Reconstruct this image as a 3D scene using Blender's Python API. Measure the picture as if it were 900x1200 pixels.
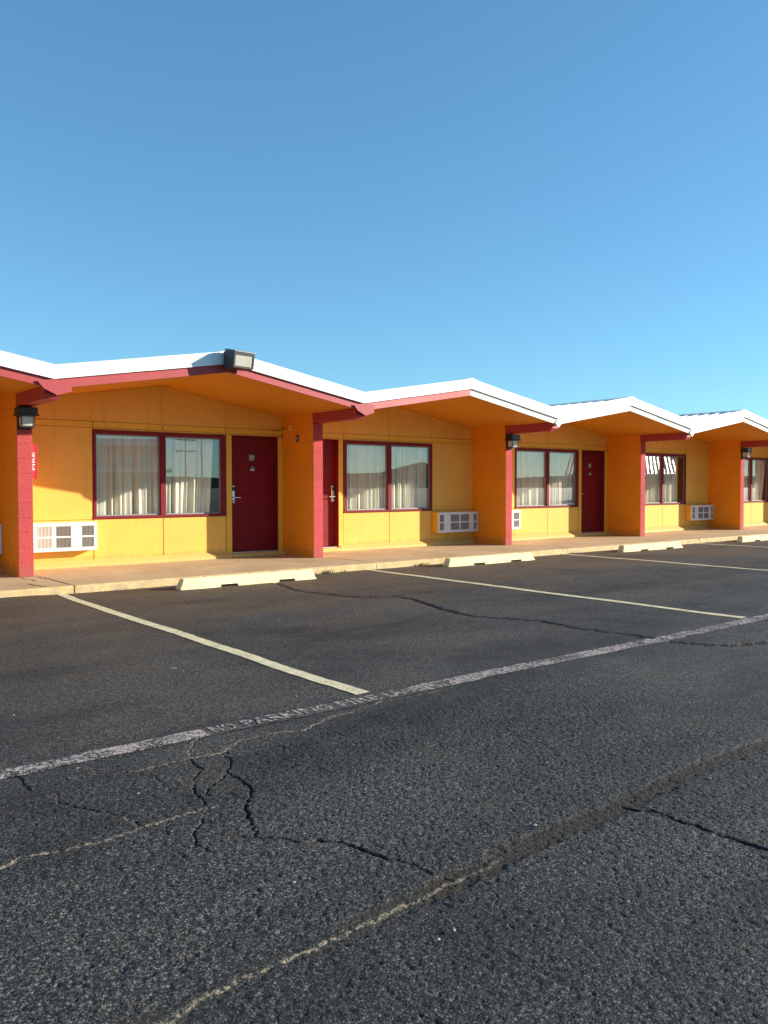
import bpy, math, random
import numpy as np
from mathutils import Matrix, Vector
random.seed(7)
rng = np.random.default_rng(11)
sc = bpy.context.scene
for o in list(bpy.data.objects):
    bpy.data.objects.remove(o)

# ------------------------------------------------------------ camera
YAW, PITCH, ROLL = 0.67969, -0.030448, -0.001131
CAM = Vector((-3.1789, -11.7693, 1.2174))
cd = bpy.data.cameras.new('camera')
cam = bpy.data.objects.new('camera', cd)
sc.collection.objects.link(cam)
F = Vector((math.sin(YAW) * math.cos(PITCH), math.cos(YAW) * math.cos(PITCH), math.sin(PITCH)))
R = F.cross(Vector((0, 0, 1))).normalized()
U = R.cross(F)
R2 = R * math.cos(ROLL) + U * math.sin(ROLL)
U2 = -R * math.sin(ROLL) + U * math.cos(ROLL)
cam.matrix_world = Matrix(((R2.x, U2.x, -F.x, CAM.x), (R2.y, U2.y, -F.y, CAM.y), (R2.z, U2.z, -F.z, CAM.z), (0, 0, 0, 1)))
cd.sensor_fit = 'VERTICAL'
cd.sensor_height = 24
cd.lens = 971.75 / 1200 * 24
cd.clip_start = 0.05
cd.clip_end = 8000
sc.camera = cam
sc.render.resolution_x = 768
sc.render.resolution_y = 1024

# ------------------------------------------------------------ world, sun, exposure
SUN_DIR = Vector((1.55, -1.0, 0.60)).normalized()
elev = math.asin(SUN_DIR.z)
azim = math.atan2(SUN_DIR.x, SUN_DIR.y)
w = bpy.data.worlds.new('World')
sc.world = w
w.use_nodes = True
nt = w.node_tree
nt.nodes.clear()
sky = nt.nodes.new('ShaderNodeTexSky')
sky.sky_type = 'NISHITA'
sky.sun_disc = False
sky.sun_elevation = elev
sky.sun_rotation = azim
sky.air_density = 1.0
sky.dust_density = 0.12
sky.ozone_density = 2.2
sky.altitude = 300
bg = nt.nodes.new('ShaderNodeBackground')
bg.inputs['Strength'].default_value = 0.135
wo = nt.nodes.new('ShaderNodeOutputWorld')
gm = nt.nodes.new('ShaderNodeGamma')          # softer fall-off from horizon to zenith, as the camera recorded it
gm.inputs['Gamma'].default_value = 0.78
tm = nt.nodes.new('ShaderNodeMix')
tm.data_type = 'RGBA'; tm.blend_type = 'MULTIPLY'; tm.inputs[0].default_value = 1.0
tm.inputs[7].default_value = (0.56, 0.96, 1.17, 1)
nt.links.new(sky.outputs[0], gm.inputs['Color'])
nt.links.new(gm.outputs[0], tm.inputs[6])
nt.links.new(tm.outputs[2], bg.inputs['Color'])
nt.links.new(bg.outputs[0], wo.inputs['Surface'])
sl = bpy.data.lights.new('sun', 'SUN')
sl.energy = 5.0
sl.angle = math.radians(0.53)
sl.color = (1.0, 0.93, 0.80)
so = bpy.data.objects.new('sun', sl)
sc.collection.objects.link(so)
so.rotation_euler = SUN_DIR.to_track_quat('Z', 'Y').to_euler()
so.location = (20, -30, 20)
sc.view_settings.view_transform = 'Standard'
sc.view_settings.look = 'None'
sc.view_settings.gamma = 1
sc.view_settings.use_curve_mapping = False
sc.view_settings.exposure = 0.80

# ------------------------------------------------------------ dimensions (metres)
W, PW, B, OH = 4.7855, 0.197, 0.979, 1.283
DX0, DX1, DZ0, DZ1 = 3.7535, 4.680, 0.078, 2.108
WX0, WX1, WZ0, WZ1 = 1.366, 3.643, 0.723, 2.100
MID = (W + PW) / 2
ZR, ZV = 2.86, 2.455            # soffit at ridge and valley
GZ = -0.10                      # asphalt level
KERB = -1.40
BAYS = range(-1, 6)


def ceil(x):
    """soffit height at x"""
    t = abs(((x - PW / 2) % W) - W / 2) / (W / 2)
    return ZR + (ZV - ZR) * t


# ------------------------------------------------------------ mesh helpers
class MB:
    def __init__(s):
        s.v = []; s.f = []; s.m = []; s.smooth = False

    def add(s, v, f, m=0):
        n = len(s.v)
        s.v += [tuple(p) for p in v]
        for q in f:
            s.f.append([i + n for i in q]); s.m.append(m)
        return s

    def box(s, a, b, c=0.0, m=0):
        """chamfered box from corner a to corner b"""
        a, b = [min(p, q) for p, q in zip(a, b)], [max(p, q) for p, q in zip(a, b)]
        c = min([c] + [(q - p) * 0.45 for p, q in zip(a, b)])
        if c <= 0:
            v = [(x, y, z) for x in (a[0], b[0]) for y in (a[1], b[1]) for z in (a[2], b[2])]
            f = [(0, 1, 3, 2), (4, 6, 7, 5), (0, 4, 5, 1), (2, 3, 7, 6), (0, 2, 6, 4), (1, 5, 7, 3)]
            return s.add(v, f, m)
        idx = {}; v = []
        for sx in (0, 1):
            for sy in (0, 1):
                for sz in (0, 1):
                    for ax in range(3):      # vertex lying on the face whose normal is ax
                        S = (sx, sy, sz)
                        p = [(b if S[i] else a)[i] for i in range(3)]
                        for i in range(3):
                            if i != ax:
                                p[i] += -c if S[i] else c
                        idx[(S, ax)] = len(v); v.append(p)
        f = []
        for ax in range(3):
            o1, o2 = [i for i in range(3) if i != ax]
            for sd in (0, 1):
                q = []
                for u, w_ in ((0, 0), (1, 0), (1, 1), (0, 1)):
                    S = [0, 0, 0]; S[ax] = sd; S[o1] = u; S[o2] = w_
                    q.append(idx[(tuple(S), ax)])
                f.append(q)
            for u in (0, 1):
                for w_ in (0, 1):
                    S0 = [0, 0, 0]; S0[o1] = u; S0[o2] = w_; S1 = list(S0); S1[ax] = 1
                    f.append([idx[(tuple(S0), o1)], idx[(tuple(S1), o1)], idx[(tuple(S1), o2)], idx[(tuple(S0), o2)]])
        for S in [(x, y, z) for x in (0, 1) for y in (0, 1) for z in (0, 1)]:
            f.append([idx[(S, 0)], idx[(S, 1)], idx[(S, 2)]])
        cen = Vector([(p + q) / 2 for p, q in zip(a, b)])
        ff = []
        for q in f:
            P = [Vector(v[i]) for i in q]
            n = (P[1] - P[0]).cross(P[2] - P[0])
            mid = sum(P, Vector()) / len(P)
            ff.append(q if n.dot(mid - cen) > 0 else q[::-1])
        return s.add(v, ff, m)

    def prism(s, poly, y0, y1, m=0, axis='y'):
        """poly of (x, z) extruded along y (or (y, z) along x, or (x, y) along z)"""
        n = len(poly)
        ar = sum(poly[i][0] * poly[(i + 1) % n][1] - poly[(i + 1) % n][0] * poly[i][1] for i in range(n))
        if ar < 0:
            poly = poly[::-1]
        mk = {'y': lambda p, t: (p[0], t, p[1]), 'x': lambda p, t: (t, p[0], p[1]), 'z': lambda p, t: (p[0], p[1], t)}[axis]
        v = [mk(p, y0) for p in poly] + [mk(p, y1) for p in poly]
        f = [list(range(n)), list(range(2 * n - 1, n - 1, -1))]
        for i in range(n):
            j = (i + 1) % n
            f.append([i, i + n, j + n, j])
        if axis != 'y':
            f = [q[::-1] for q in f]
        return s.add(v, f, m)

    def cyl(s, p, q, r0, r1=None, n=12, m=0):
        r1 = r0 if r1 is None else r1
        p = Vector(p); q = Vector(q); d = (q - p).normalized()
        a = d.orthogonal().normalized(); b_ = d.cross(a)
        v = [p + (a * math.cos(t) + b_ * math.sin(t)) * r0 for t in [2 * math.pi * i / n for i in range(n)]]
        v += [q + (a * math.cos(t) + b_ * math.sin(t)) * r1 for t in [2 * math.pi * i / n for i in range(n)]]
        f = [[i, (i + 1) % n, (i + 1) % n + n, i + n] for i in range(n)] + [list(range(n))[::-1], list(range(n, 2 * n))]
        return s.add(v, f, m)

    def mesh(s, name, mats):
        me = bpy.data.meshes.new(name)
        me.from_pydata(s.v, [], s.f)
        for mt in mats:
            me.materials.append(mt)
        me.polygons.foreach_set('material_index', s.m)
        if s.smooth:
            me.polygons.foreach_set('use_smooth', [True] * len(s.f))
        me.update()
        return me


def link(name, me, parent=None, loc=(0, 0, 0)):
    o = bpy.data.objects.new(name, me)
    sc.collection.objects.link(o)
    loc = Vector(loc)
    o['_w'] = tuple(loc)
    if parent is not None:
        o.parent = parent
        loc = loc - Vector(parent['_w'])
    o.location = loc
    return o


def part(name, mb, mats, parent=None, loc=(0, 0, 0)):
    if not isinstance(mats, (list, tuple)):
        mats = [mats]
    return link(name, mb.mesh(name, mats), parent, loc)


def thing(name, label, cat, loc=(0, 0, 0), group=None):
    o = link(name, None, None, loc)
    o.empty_display_size = 0.2
    o['label'] = label; o['category'] = cat
    if group: o['group'] = group
    return o


def tag(o, label, cat, group=None):
    o['label'] = label; o['category'] = cat
    if group: o['group'] = group
    return o


# ------------------------------------------------------------ materials
def nodes(name):
    m = bpy.data.materials.new(name); m.use_nodes = True
    t = m.node_tree
    return m, t, t.nodes['Principled BSDF']


def N(t, kind, **kw):
    n = t.nodes.new('ShaderNode' + kind)
    for k, v in kw.items():
        if k in n.inputs: n.inputs[k].default_value = v
        else: setattr(n, k, v)
    return n


def ramp(t, src, stops):
    r = N(t, 'ValToRGB')
    e = r.color_ramp.elements
    e[0].position, e[0].color = stops[0][0], (*stops[0][1], 1) if len(stops[0][1]) == 3 else stops[0][1]
    e[1].position, e[1].color = stops[-1][0], (*stops[-1][1], 1)
    for p, c in stops[1:-1]:
        x = e.new(p); x.color = (*c, 1)
    t.links.new(src, r.inputs[0])
    return r.outputs[0]


def noise(t, co, scale, detail=4, rough=0.55):
    n = N(t, 'TexNoise', Scale=scale, Detail=detail, Roughness=rough)
    t.links.new(co, n.inputs['Vector'])
    return n.outputs['Fac']


def mix(t, fac, a, b, mode='MIX'):
    n = N(t, 'Mix', data_type='RGBA', blend_type=mode)
    for s, i in ((fac, 0), (a, 6), (b, 7)):
        if isinstance(s, (int, float)): n.inputs[i].default_value = s
        elif isinstance(s, tuple): n.inputs[i].default_value = (*s, 1)
        else: t.links.new(s, n.inputs[i])
    return n.outputs[2]


def mth(t, op, a, b=0.0, c=0.0):
    n = N(t, 'Math', operation=op)
    for i, s in enumerate((a, b, c)):
        if isinstance(s, (int, float)): n.inputs[i].default_value = s
        else: t.links.new(s, n.inputs[i])
    return n.outputs[0]


def bump(t, p, h, dist, strength=1.0, prev=None):
    b = N(t, 'Bump', Distance=dist, Strength=strength)
    t.links.new(h, b.inputs['Height'])
    if prev is not None: t.links.new(prev, b.inputs['Normal'])
    t.links.new(b.outputs[0], p.inputs['Normal'])
    return b.outputs[0]


def coords(t):
    g = N(t, 'NewGeometry')
    return g.outputs['Position']


def dark(c, k):
    return tuple(x * k for x in c)


def paint(name, col, rough=0.55, var=0.10, grit=0.0015, gscale=120, metal=0, dirt=None, streak=False, spec=0.5):
    m, t, p = nodes(name)
    co = coords(t)
    n1 = noise(t, co, 1.7, 5)
    n2 = noise(t, co, 26, 4)
    c = ramp(t, n1, [(0.3, dark(col, 1 - var)), (0.7, tuple(min(1, x * (1 + var * 0.6)) for x in col))])
    c = mix(t, ramp(t, n2, [(0.35, (0.25,) * 3), (0.62, (0, 0, 0))]), c, dark(col, 0.82))
    if streak:
        mp = N(t, 'Mapping'); mp.inputs['Scale'].default_value = (9, 9, 0.7)
        t.links.new(co, mp.inputs['Vector'])
        ns = noise(t, mp.outputs[0], 1.3, 5, 0.6)
        c = mix(t, ramp(t, ns, [(0.54, (0, 0, 0)), (0.75, (0.30,) * 3)]), c, dark(col, 0.6))
    if dirt:
        # grime splashed up from the ground, up to a ragged height
        sp = N(t, 'SeparateXYZ'); t.links.new(co, sp.inputs[0])
        h = mth(t, 'ADD', sp.outputs[2], mth(t, 'MULTIPLY', noise(t, co, 7, 5), -0.22))
        c = mix(t, ramp(t, h, [(-0.0, (0.55,) * 3), (0.06, (0, 0, 0))]), c, dirt)
    t.links.new(c, p.inputs['Base Color'])
    p.inputs['Roughness'].default_value = rough
    p.inputs['Metallic'].default_value = metal
    p.inputs['Specular IOR Level'].default_value = spec
    if grit:
        h = noise(t, co, gscale, 3, 0.6)
        nb = bump(t, p, h, grit, 0.8)
        bump(t, p, n2, grit * 2.5, 0.5, nb)
    return m


YEL = (0.86, 0.475, 0.085)
ORG = (0.88, 0.31, 0.014)
RED = (0.42, 0.048, 0.050)
DIRT = (0.30, 0.19, 0.09)
M_wall = paint('painted_yellow_board', YEL, 0.6, 0.07, 0.0008, 200, dirt=(0.5, 0.28, 0.06), streak=True, spec=0.3)
M_trim = paint('painted_yellow_trim', (0.85, 0.48, 0.05), 0.6, 0.06, 0.0006, 200, streak=True, spec=0.3)
M_plinth = paint('painted_yellow_plinth', (0.84, 0.50, 0.07), 0.7, 0.12, 0.003, 60, dirt=(0.55, 0.36, 0.16))
M_block = paint('painted_orange_block', ORG, 0.75, 0.08, 0.0035, 90, dirt=(0.45, 0.22, 0.05), spec=0.25)
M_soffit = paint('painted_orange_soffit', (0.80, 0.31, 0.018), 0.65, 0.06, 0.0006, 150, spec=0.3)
M_redblock = paint('painted_red_block', (0.50, 0.072, 0.072), 0.85, 0.16, 0.007, 95, dirt=(0.36, 0.10, 0.08), spec=0.3)
M_red = paint('painted_red_wood', RED, 0.6, 0.12, 0.0012, 160, streak=True)
M_frame = paint('painted_red_frame', (0.20, 0.014, 0.02), 0.6, 0.10, 0.0005, 150, spec=0.2)
M_door = paint('painted_maroon_door', (0.21, 0.008, 0.011), 0.6, 0.10, 0.0005, 120, spec=0.22)
M_white = paint('white_roof_metal', (0.86, 0.86, 0.84), 0.45, 0.04, 0.0004, 40)
M_pink = paint('sun_faded_pink_wood', (0.60, 0.17, 0.16), 0.7, 0.16, 0.0012, 160, streak=True)
M_cream = paint('cream_fascia_paint', (0.85, 0.78, 0.68), 0.6, 0.06, 0.001, 120)
M_roof = paint('grey_roof_metal', (0.20, 0.25, 0.30), 0.38, 0.15, 0.0004, 30, metal=0.6)
M_black = paint('black_lamp_metal', (0.018, 0.018, 0.02), 0.45, 0.1, 0.0005, 200)
M_alu = paint('aluminium', (0.62, 0.62, 0.60), 0.35, 0.05, 0.0002, 200, metal=0.7)
M_sash = paint('dull_aluminium', (0.30, 0.29, 0.27), 0.5, 0.08, 0.0002, 200, metal=0.3)
M_steel = paint('brushed_steel', (0.60, 0.58, 0.54), 0.25, 0.05, 0.0002, 200, metal=0.95)
M_acw = paint('white_ac_plastic', (0.74, 0.74, 0.72), 0.5, 0.06, 0.0003, 100, streak=True)
M_acfin = paint('grey_coil_fins', (0.30, 0.28, 0.25), 0.6, 0.2, 0.0005, 100)
M_dark = paint('dark_interior', (0.02, 0.02, 0.02), 0.8, 0.1, 0)
M_lens = paint('frosted_lamp_glass', (0.62, 0.60, 0.50), 0.3, 0.15, 0.0005, 60)
M_plate = paint('dark_sign_plate', (0.03, 0.03, 0.045), 0.35, 0.05, 0)
M_white_ink = paint('white_lettering', (0.75, 0.73, 0.70), 0.5, 0.03, 0)
M_cabinet = paint('red_cabinet_enamel', (0.75, 0.03, 0.04), 0.35, 0.06, 0.0003)
M_stop = paint('yellow_painted_concrete', (0.90, 0.77, 0.40), 0.8, 0.12, 0.004, 70, spec=0.2)
t_ = M_stop.node_tree; p_ = t_.nodes['Principled BSDF']; c_in = p_.inputs['Base Color'].links[0].from_socket
c_in = mix(t_, ramp(t_, noise(t_, coords(t_), 5.5, 6, 0.72), [(0.56, (0, 0, 0)), (0.68, (0.55,) * 3)]), c_in, (0.33, 0.27, 0.17))
c_in = mix(t_, ramp(t_, noise(t_, coords(t_), 34, 4, 0.7), [(0.62, (0, 0, 0)), (0.68, (0.6,) * 3)]), c_in, (0.36, 0.33, 0.27))
t_.links.new(c_in, p_.inputs['Base Color'])
M_tan = paint('tan_stucco', (0.36, 0.30, 0.23), 0.85, 0.1, 0.002, 50)
M_wood = paint('weathered_wood', (0.13, 0.09, 0.06), 0.85, 0.2, 0.002, 30)
M_room = paint('plain_room_wall', (0.35, 0.28, 0.18), 0.8, 0.08, 0.001, 60)
M_gap_shade = paint('black_void_shadow_gap', (0.03, 0.03, 0.03), 0.9, 0.1, 0)  # near-black colour standing in for shade inside sidewalk joints and cracks
M_weed = paint('weed_leaf', (0.07, 0.11, 0.025), 0.6, 0.4, 0)
M_weed2 = paint('dry_weed_stem', (0.32, 0.25, 0.10), 0.7, 0.3, 0)
M_stone = paint('loose_stone', (0.28, 0.26, 0.23), 0.85, 0.5, 0.001, 100)
M_litter = paint('pale_litter', (0.55, 0.53, 0.48), 0.7, 0.1, 0)


def m_curtain():
    m, t, p = nodes('beige_curtain_fabric')
    co = coords(t)
    c = ramp(t, noise(t, co, 3, 3), [(0.3, (0.72, 0.67, 0.54)), (0.7, (0.84, 0.79, 0.65))])
    t.links.new(c, p.inputs['Base Color'])
    p.inputs['Roughness'].default_value = 0.9
    p.inputs['Specular IOR Level'].default_value = 0.1
    bump(t, p, noise(t, co, 400, 2), 0.0006)
    return m


def m_glass():
    m = bpy.data.materials.new('window_glass'); m.use_nodes = True
    t = m.node_tree; t.nodes.clear()
    o = N(t, 'OutputMaterial'); tr = N(t, 'BsdfTransparent'); gl = N(t, 'BsdfGlossy', Roughness=0.0)
    tr.inputs['Color'].default_value = (0.965, 0.98, 0.975, 1)
    gl.inputs['Color'].default_value = (0.95, 0.97, 1.0, 1)
    ge = N(t, 'NewGeometry')
    dp = N(t, 'VectorMath', operation='DOT_PRODUCT')
    t.links.new(ge.outputs['Normal'], dp.inputs[0]); t.links.new(ge.outputs['Incoming'], dp.inputs[1])
    om = mth(t, 'SUBTRACT', 1.0, mth(t, 'ABSOLUTE', dp.outputs['Value']))
    fac = mth(t, 'MULTIPLY_ADD', mth(t, 'POWER', om, 5.0), 0.9, 0.085)     # Schlick, both glass faces
    b = N(t, 'Bump', Distance=0.0012, Strength=0.09)
    t.links.new(noise(t, coords(t), 2.6, 1), b.inputs['Height'])
    t.links.new(b.outputs[0], gl.inputs['Normal'])
    mx = N(t, 'MixShader')
    t.links.new(fac, mx.inputs[0]); t.links.new(tr.outputs[0], mx.inputs[1]); t.links.new(gl.outputs[0], mx.inputs[2])
    t.links.new(mx.outputs[0], o.inputs[0])
    return m


def asphalt_color(t, co):
    """returns colour and the heights of stones and mottling"""
    v = N(t, 'TexVoronoi', Scale=105.0, feature='F1'); v.inputs['Randomness'].default_value = 1.0
    wn = N(t, 'TexNoise', Scale=60.0, Detail=2.0)
    t.links.new(co, wn.inputs['Vector'])
    vm = N(t, 'VectorMath', operation='MULTIPLY_ADD'); vm.inputs[1].default_value = (0.012,) * 3
    t.links.new(wn.outputs['Color'], vm.inputs[0]); t.links.new(co, vm.inputs[2])
    t.links.new(vm.outputs[0], v.inputs['Vector'])
    mp_ = N(t, 'Mapping'); mp_.inputs['Scale'].default_value = (0.45, 1.0, 1.0)
    t.links.new(co, mp_.inputs['Vector'])
    big = noise(t, mp_.outputs[0], 0.9, 7, 0.62)
    midn = noise(t, co, 3.2, 6, 0.62)
    c = ramp(t, big, [(0.37, (0.029, 0.029, 0.028)), (0.49, (0.070, 0.068, 0.063)), (0.60, (0.128, 0.119, 0.104))])
    c = mix(t, ramp(t, midn, [(0.35, (0, 0, 0)), (0.72, (0.65,) * 3)]), c, (0.125, 0.120, 0.110))
    sep = N(t, 'SeparateColor'); t.links.new(v.outputs['Color'], sep.inputs[0])
    st = ramp(t, sep.outputs[0], [(0.0, (0.25,) * 3), (0.4, (0.95,) * 3), (0.80, (1.7, 1.7, 1.7)), (0.98, (2.6, 2.55, 2.45))])
    c = mix(t, 0.8, c, st, 'MULTIPLY')
    # near-black between stones: shade of the crevices put into the colour
    c = mix(t, ramp(t, v.outputs['Distance'], [(0.38, (0, 0, 0)), (0.72, (0.85,) * 3)]), c, (0.010, 0.010, 0.011))
    return c, v, big, midn, sep


def m_asphalt():
    m, t, p = nodes('weathered_asphalt')
    co = coords(t)
    c, v, big, midn, sep = asphalt_color(t, co)
    sp = N(t, 'SeparateXYZ'); t.links.new(co, sp.inputs[0])
    # tan dust blown against the kerb and lying in patches of the stalls
    near = ramp(t, mth(t, 'ADD', sp.outputs[1], mth(t, 'MULTIPLY', noise(t, co, 0.9, 5), 5.0)), [(0.0, (0, 0, 0)), (1.0, (0.75,) * 3)])
    # remap: ramp input is y + 5*noise shifted
    mp2 = N(t, 'Mapping'); mp2.inputs['Scale'].default_value = (0.4, 1.0, 1.0); t.links.new(co, mp2.inputs['Vector'])
    k = mth(t, 'MULTIPLY_ADD', mth(t, 'ADD', sp.outputs[1], mth(t, 'MULTIPLY', noise(t, mp2.outputs[0], 1.1, 6), 9.0)), 0.12, 0.50)
    dust = ramp(t, k, [(0.40, (0, 0, 0)), (0.90, (0.70,) * 3)])
    c = mix(t, dust, c, (0.22, 0.140, 0.078))
    blot = ramp(t, noise(t, co, 1.25, 3, 0.5), [(0.60, (0, 0, 0)), (0.74, (0.35,) * 3)])
    c = mix(t, blot, c, (0.15, 0.12, 0.085))
    c = mix(t, ramp(t, noise(t, co, 100, 3, 0.62), [(0.39, (0.95,) * 3), (0.46, (0, 0, 0))]), c, (0.008, 0.008, 0.009))  # pits coloured near black, standing in for the shade inside them
    at = N(t, 'Attribute', attribute_name='marks')
    s2 = N(t, 'SeparateColor'); t.links.new(at.outputs['Color'], s2.inputs[0])
    brk = noise(t, co, 55, 4, 0.7)
    c = mix(t, mth(t, 'MULTIPLY', s2.outputs[2], mth(t, 'MULTIPLY_ADD', brk, 0.8, 0.45)), c, (0.050, 0.034, 0.020))
    pale = mth(t, 'MULTIPLY', s2.outputs[1], ramp(t, brk, [(0.44, (0, 0, 0)), (0.54, (1, 1, 1))]))
    c = mix(t, pale, c, (0.46, 0.36, 0.24))
    c = mix(t, s2.outputs[0], c, (0.006, 0.005, 0.005))
    # beyond the lot: dry ground
    far = mth(t, 'GREATER_THAN', mth(t, 'MULTIPLY', sp.outputs[1], -1.0), 48.0)
    c = mix(t, far, c, mix(t, midn, (0.20, 0.15, 0.09), (0.13, 0.12, 0.06)))
    t.links.new(c, p.inputs['Base Color'])
    p.inputs['Roughness'].default_value = 0.72
    p.inputs['Specular IOR Level'].default_value = 0.35
    hs = ramp(t, v.outputs['Distance'], [(0.05, (1, 1, 1)), (0.7, (0, 0, 0))])
    hh = mth(t, 'MULTIPLY', hs, mth(t, 'MULTIPLY_ADD', sep.outputs[1], 1.3, 0.25))
    nb = bump(t, p, hh, 0.009, 1.0)
    pit = ramp(t, noise(t, co, 100, 3, 0.62), [(0.37, (0, 0, 0)), (0.49, (1, 1, 1))])
    nb = bump(t, p, pit, 0.007, 0.9, nb)
    nb = bump(t, p, noise(t, co, 30, 6, 0.75), 0.014, 0.85, nb)
    bump(t, p, noise(t, co, 260, 3, 0.7), 0.0018, 0.8, nb)
    return m


def m_line(name, col, wear, dirtc=None):
    m, t, p = nodes(name)
    co = coords(t)
    c, v, big, midn, sep = asphalt_color(t, co)
    n = noise(t, co, 34, 6, 0.75)
    n2 = noise(t, co, 5, 3)
    s = mth(t, 'ADD', mth(t, 'ADD', n, mth(t, 'MULTIPLY', n2, 0.35)), mth(t, 'MULTIPLY', v.outputs['Distance'], 0.22))
    pc = ramp(t, noise(t, co, 9, 4), [(0.3, dark(col, 0.78)), (0.7, col)])
    c = mix(t, ramp(t, s, [(wear, (1, 1, 1)), (wear + 0.09, (0, 0, 0))]), c, pc)
    t.links.new(c, p.inputs['Base Color'])
    p.inputs['Roughness'].default_value = 0.8
    p.inputs['Specular IOR Level'].default_value = 0.2
    hs = ramp(t, v.outputs['Distance'], [(0.05, (1, 1, 1)), (0.7, (0, 0, 0))])
    nb = bump(t, p, hs, 0.0035, 0.8)
    bump(t, p, noise(t, co, 22, 6, 0.72), 0.006, 0.7, nb)
    return m


def m_concrete():
    m, t, p = nodes('worn_tan_concrete')
    co = coords(t)
    c = ramp(t, noise(t, co, 1.1, 6, 0.6), [(0.3, (0.44, 0.31, 0.17)), (0.7, (0.62, 0.46, 0.27))])
    c = mix(t, ramp(t, noise(t, co, 7, 6, 0.7), [(0.45, (0, 0, 0)), (0.75, (0.5,) * 3)]), c, (0.36, 0.25, 0.15))
    sp = N(t, 'SeparateXYZ'); t.links.new(co, sp.inputs[0])
    # old yellow kerb paint and chipped pale edge
    e = mth(t, 'ADD', sp.outputs[1], mth(t, 'MULTIPLY', noise(t, co, 12, 5), 0.16))
    ef = ramp(t, mth(t, 'MULTIPLY_ADD', e, -1.0, 0.0), [(0.0, (0, 0, 0)), (1.0, (1, 1, 1))])
    edge = mth(t, 'LESS_THAN', e, -1.255)
    c = mix(t, mth(t, 'MULTIPLY', edge, ramp(t, noise(t, co, 8, 5, 0.7), [(0.42, (0.1,) * 3), (0.55, (0.8,) * 3)])), c, (0.62, 0.43, 0.16))
    c = mix(t, mth(t, 'MULTIPLY', edge, ramp(t, noise(t, co, 30, 5, 0.7), [(0.55, (0, 0, 0)), (0.62, (0.8,) * 3)])), c, (0.66, 0.56, 0.40))
    c = mix(t, ramp(t, mth(t, 'ADD', sp.outputs[2], mth(t, 'MULTIPLY', noise(t, co, 15, 4), -0.06)), [(0.0, (0, 0, 0)), (0.0001, (0, 0, 0))]), c, c)
    t.links.new(c, p.inputs['Base Color'])
    p.inputs['Roughness'].default_value = 0.8
    p.inputs['Specular IOR Level'].default_value = 0.3
    nb = bump(t, p, noise(t, co, 150, 4, 0.7), 0.0015, 0.8)
    bump(t, p, noise(t, co, 12, 6, 0.6), 0.006, 0.5, nb)
    return m


def m_hill():
    m, t, p = nodes('dry_hillside')
    co = coords(t)
    c = ramp(t, noise(t, co, 0.02, 6, 0.7), [(0.35, (0.035, 0.045, 0.035)), (0.7, (0.09, 0.085, 0.065))])
    t.links.new(c, p.inputs['Base Color'])
    p.inputs['Roughness'].default_value = 1
    p.inputs['Specular IOR Level'].default_value = 0
    return m


M_curtain, M_glass, M_asphalt, M_concrete, M_hill = m_curtain(), m_glass(), m_asphalt(), m_concrete(), m_hill()
M_stall = m_line('yellow_stall_paint', (0.80, 0.68, 0.42), 0.88)
M_fire = m_line('faded_pink_line_paint', (0.52, 0.425, 0.385), 0.72)
M_firered = m_line('faded_red_line_paint', (0.17, 0.105, 0.098), 0.68)
M_letter = m_line('faded_letter_paint', (0.52, 0.44, 0.40), 0.76)


# ------------------------------------------------------------ ground: one sheet with real cracks
def vnoise(x, y, s, seed):
    r = np.random.default_rng(seed)
    g = r.random((257, 257))
    u = (x / s) % 256; v = (y / s) % 256
    i = u.astype(int); j = v.astype(int); fu = u - i; fv = v - j
    fu = fu * fu * (3 - 2 * fu); fv = fv * fv * (3 - 2 * fv)
    return (g[i, j] * (1 - fu) * (1 - fv) + g[i + 1, j] * fu * (1 - fv) + g[i, j + 1] * (1 - fu) * fv + g[i + 1, j + 1] * fu * fv) - 0.5


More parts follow.
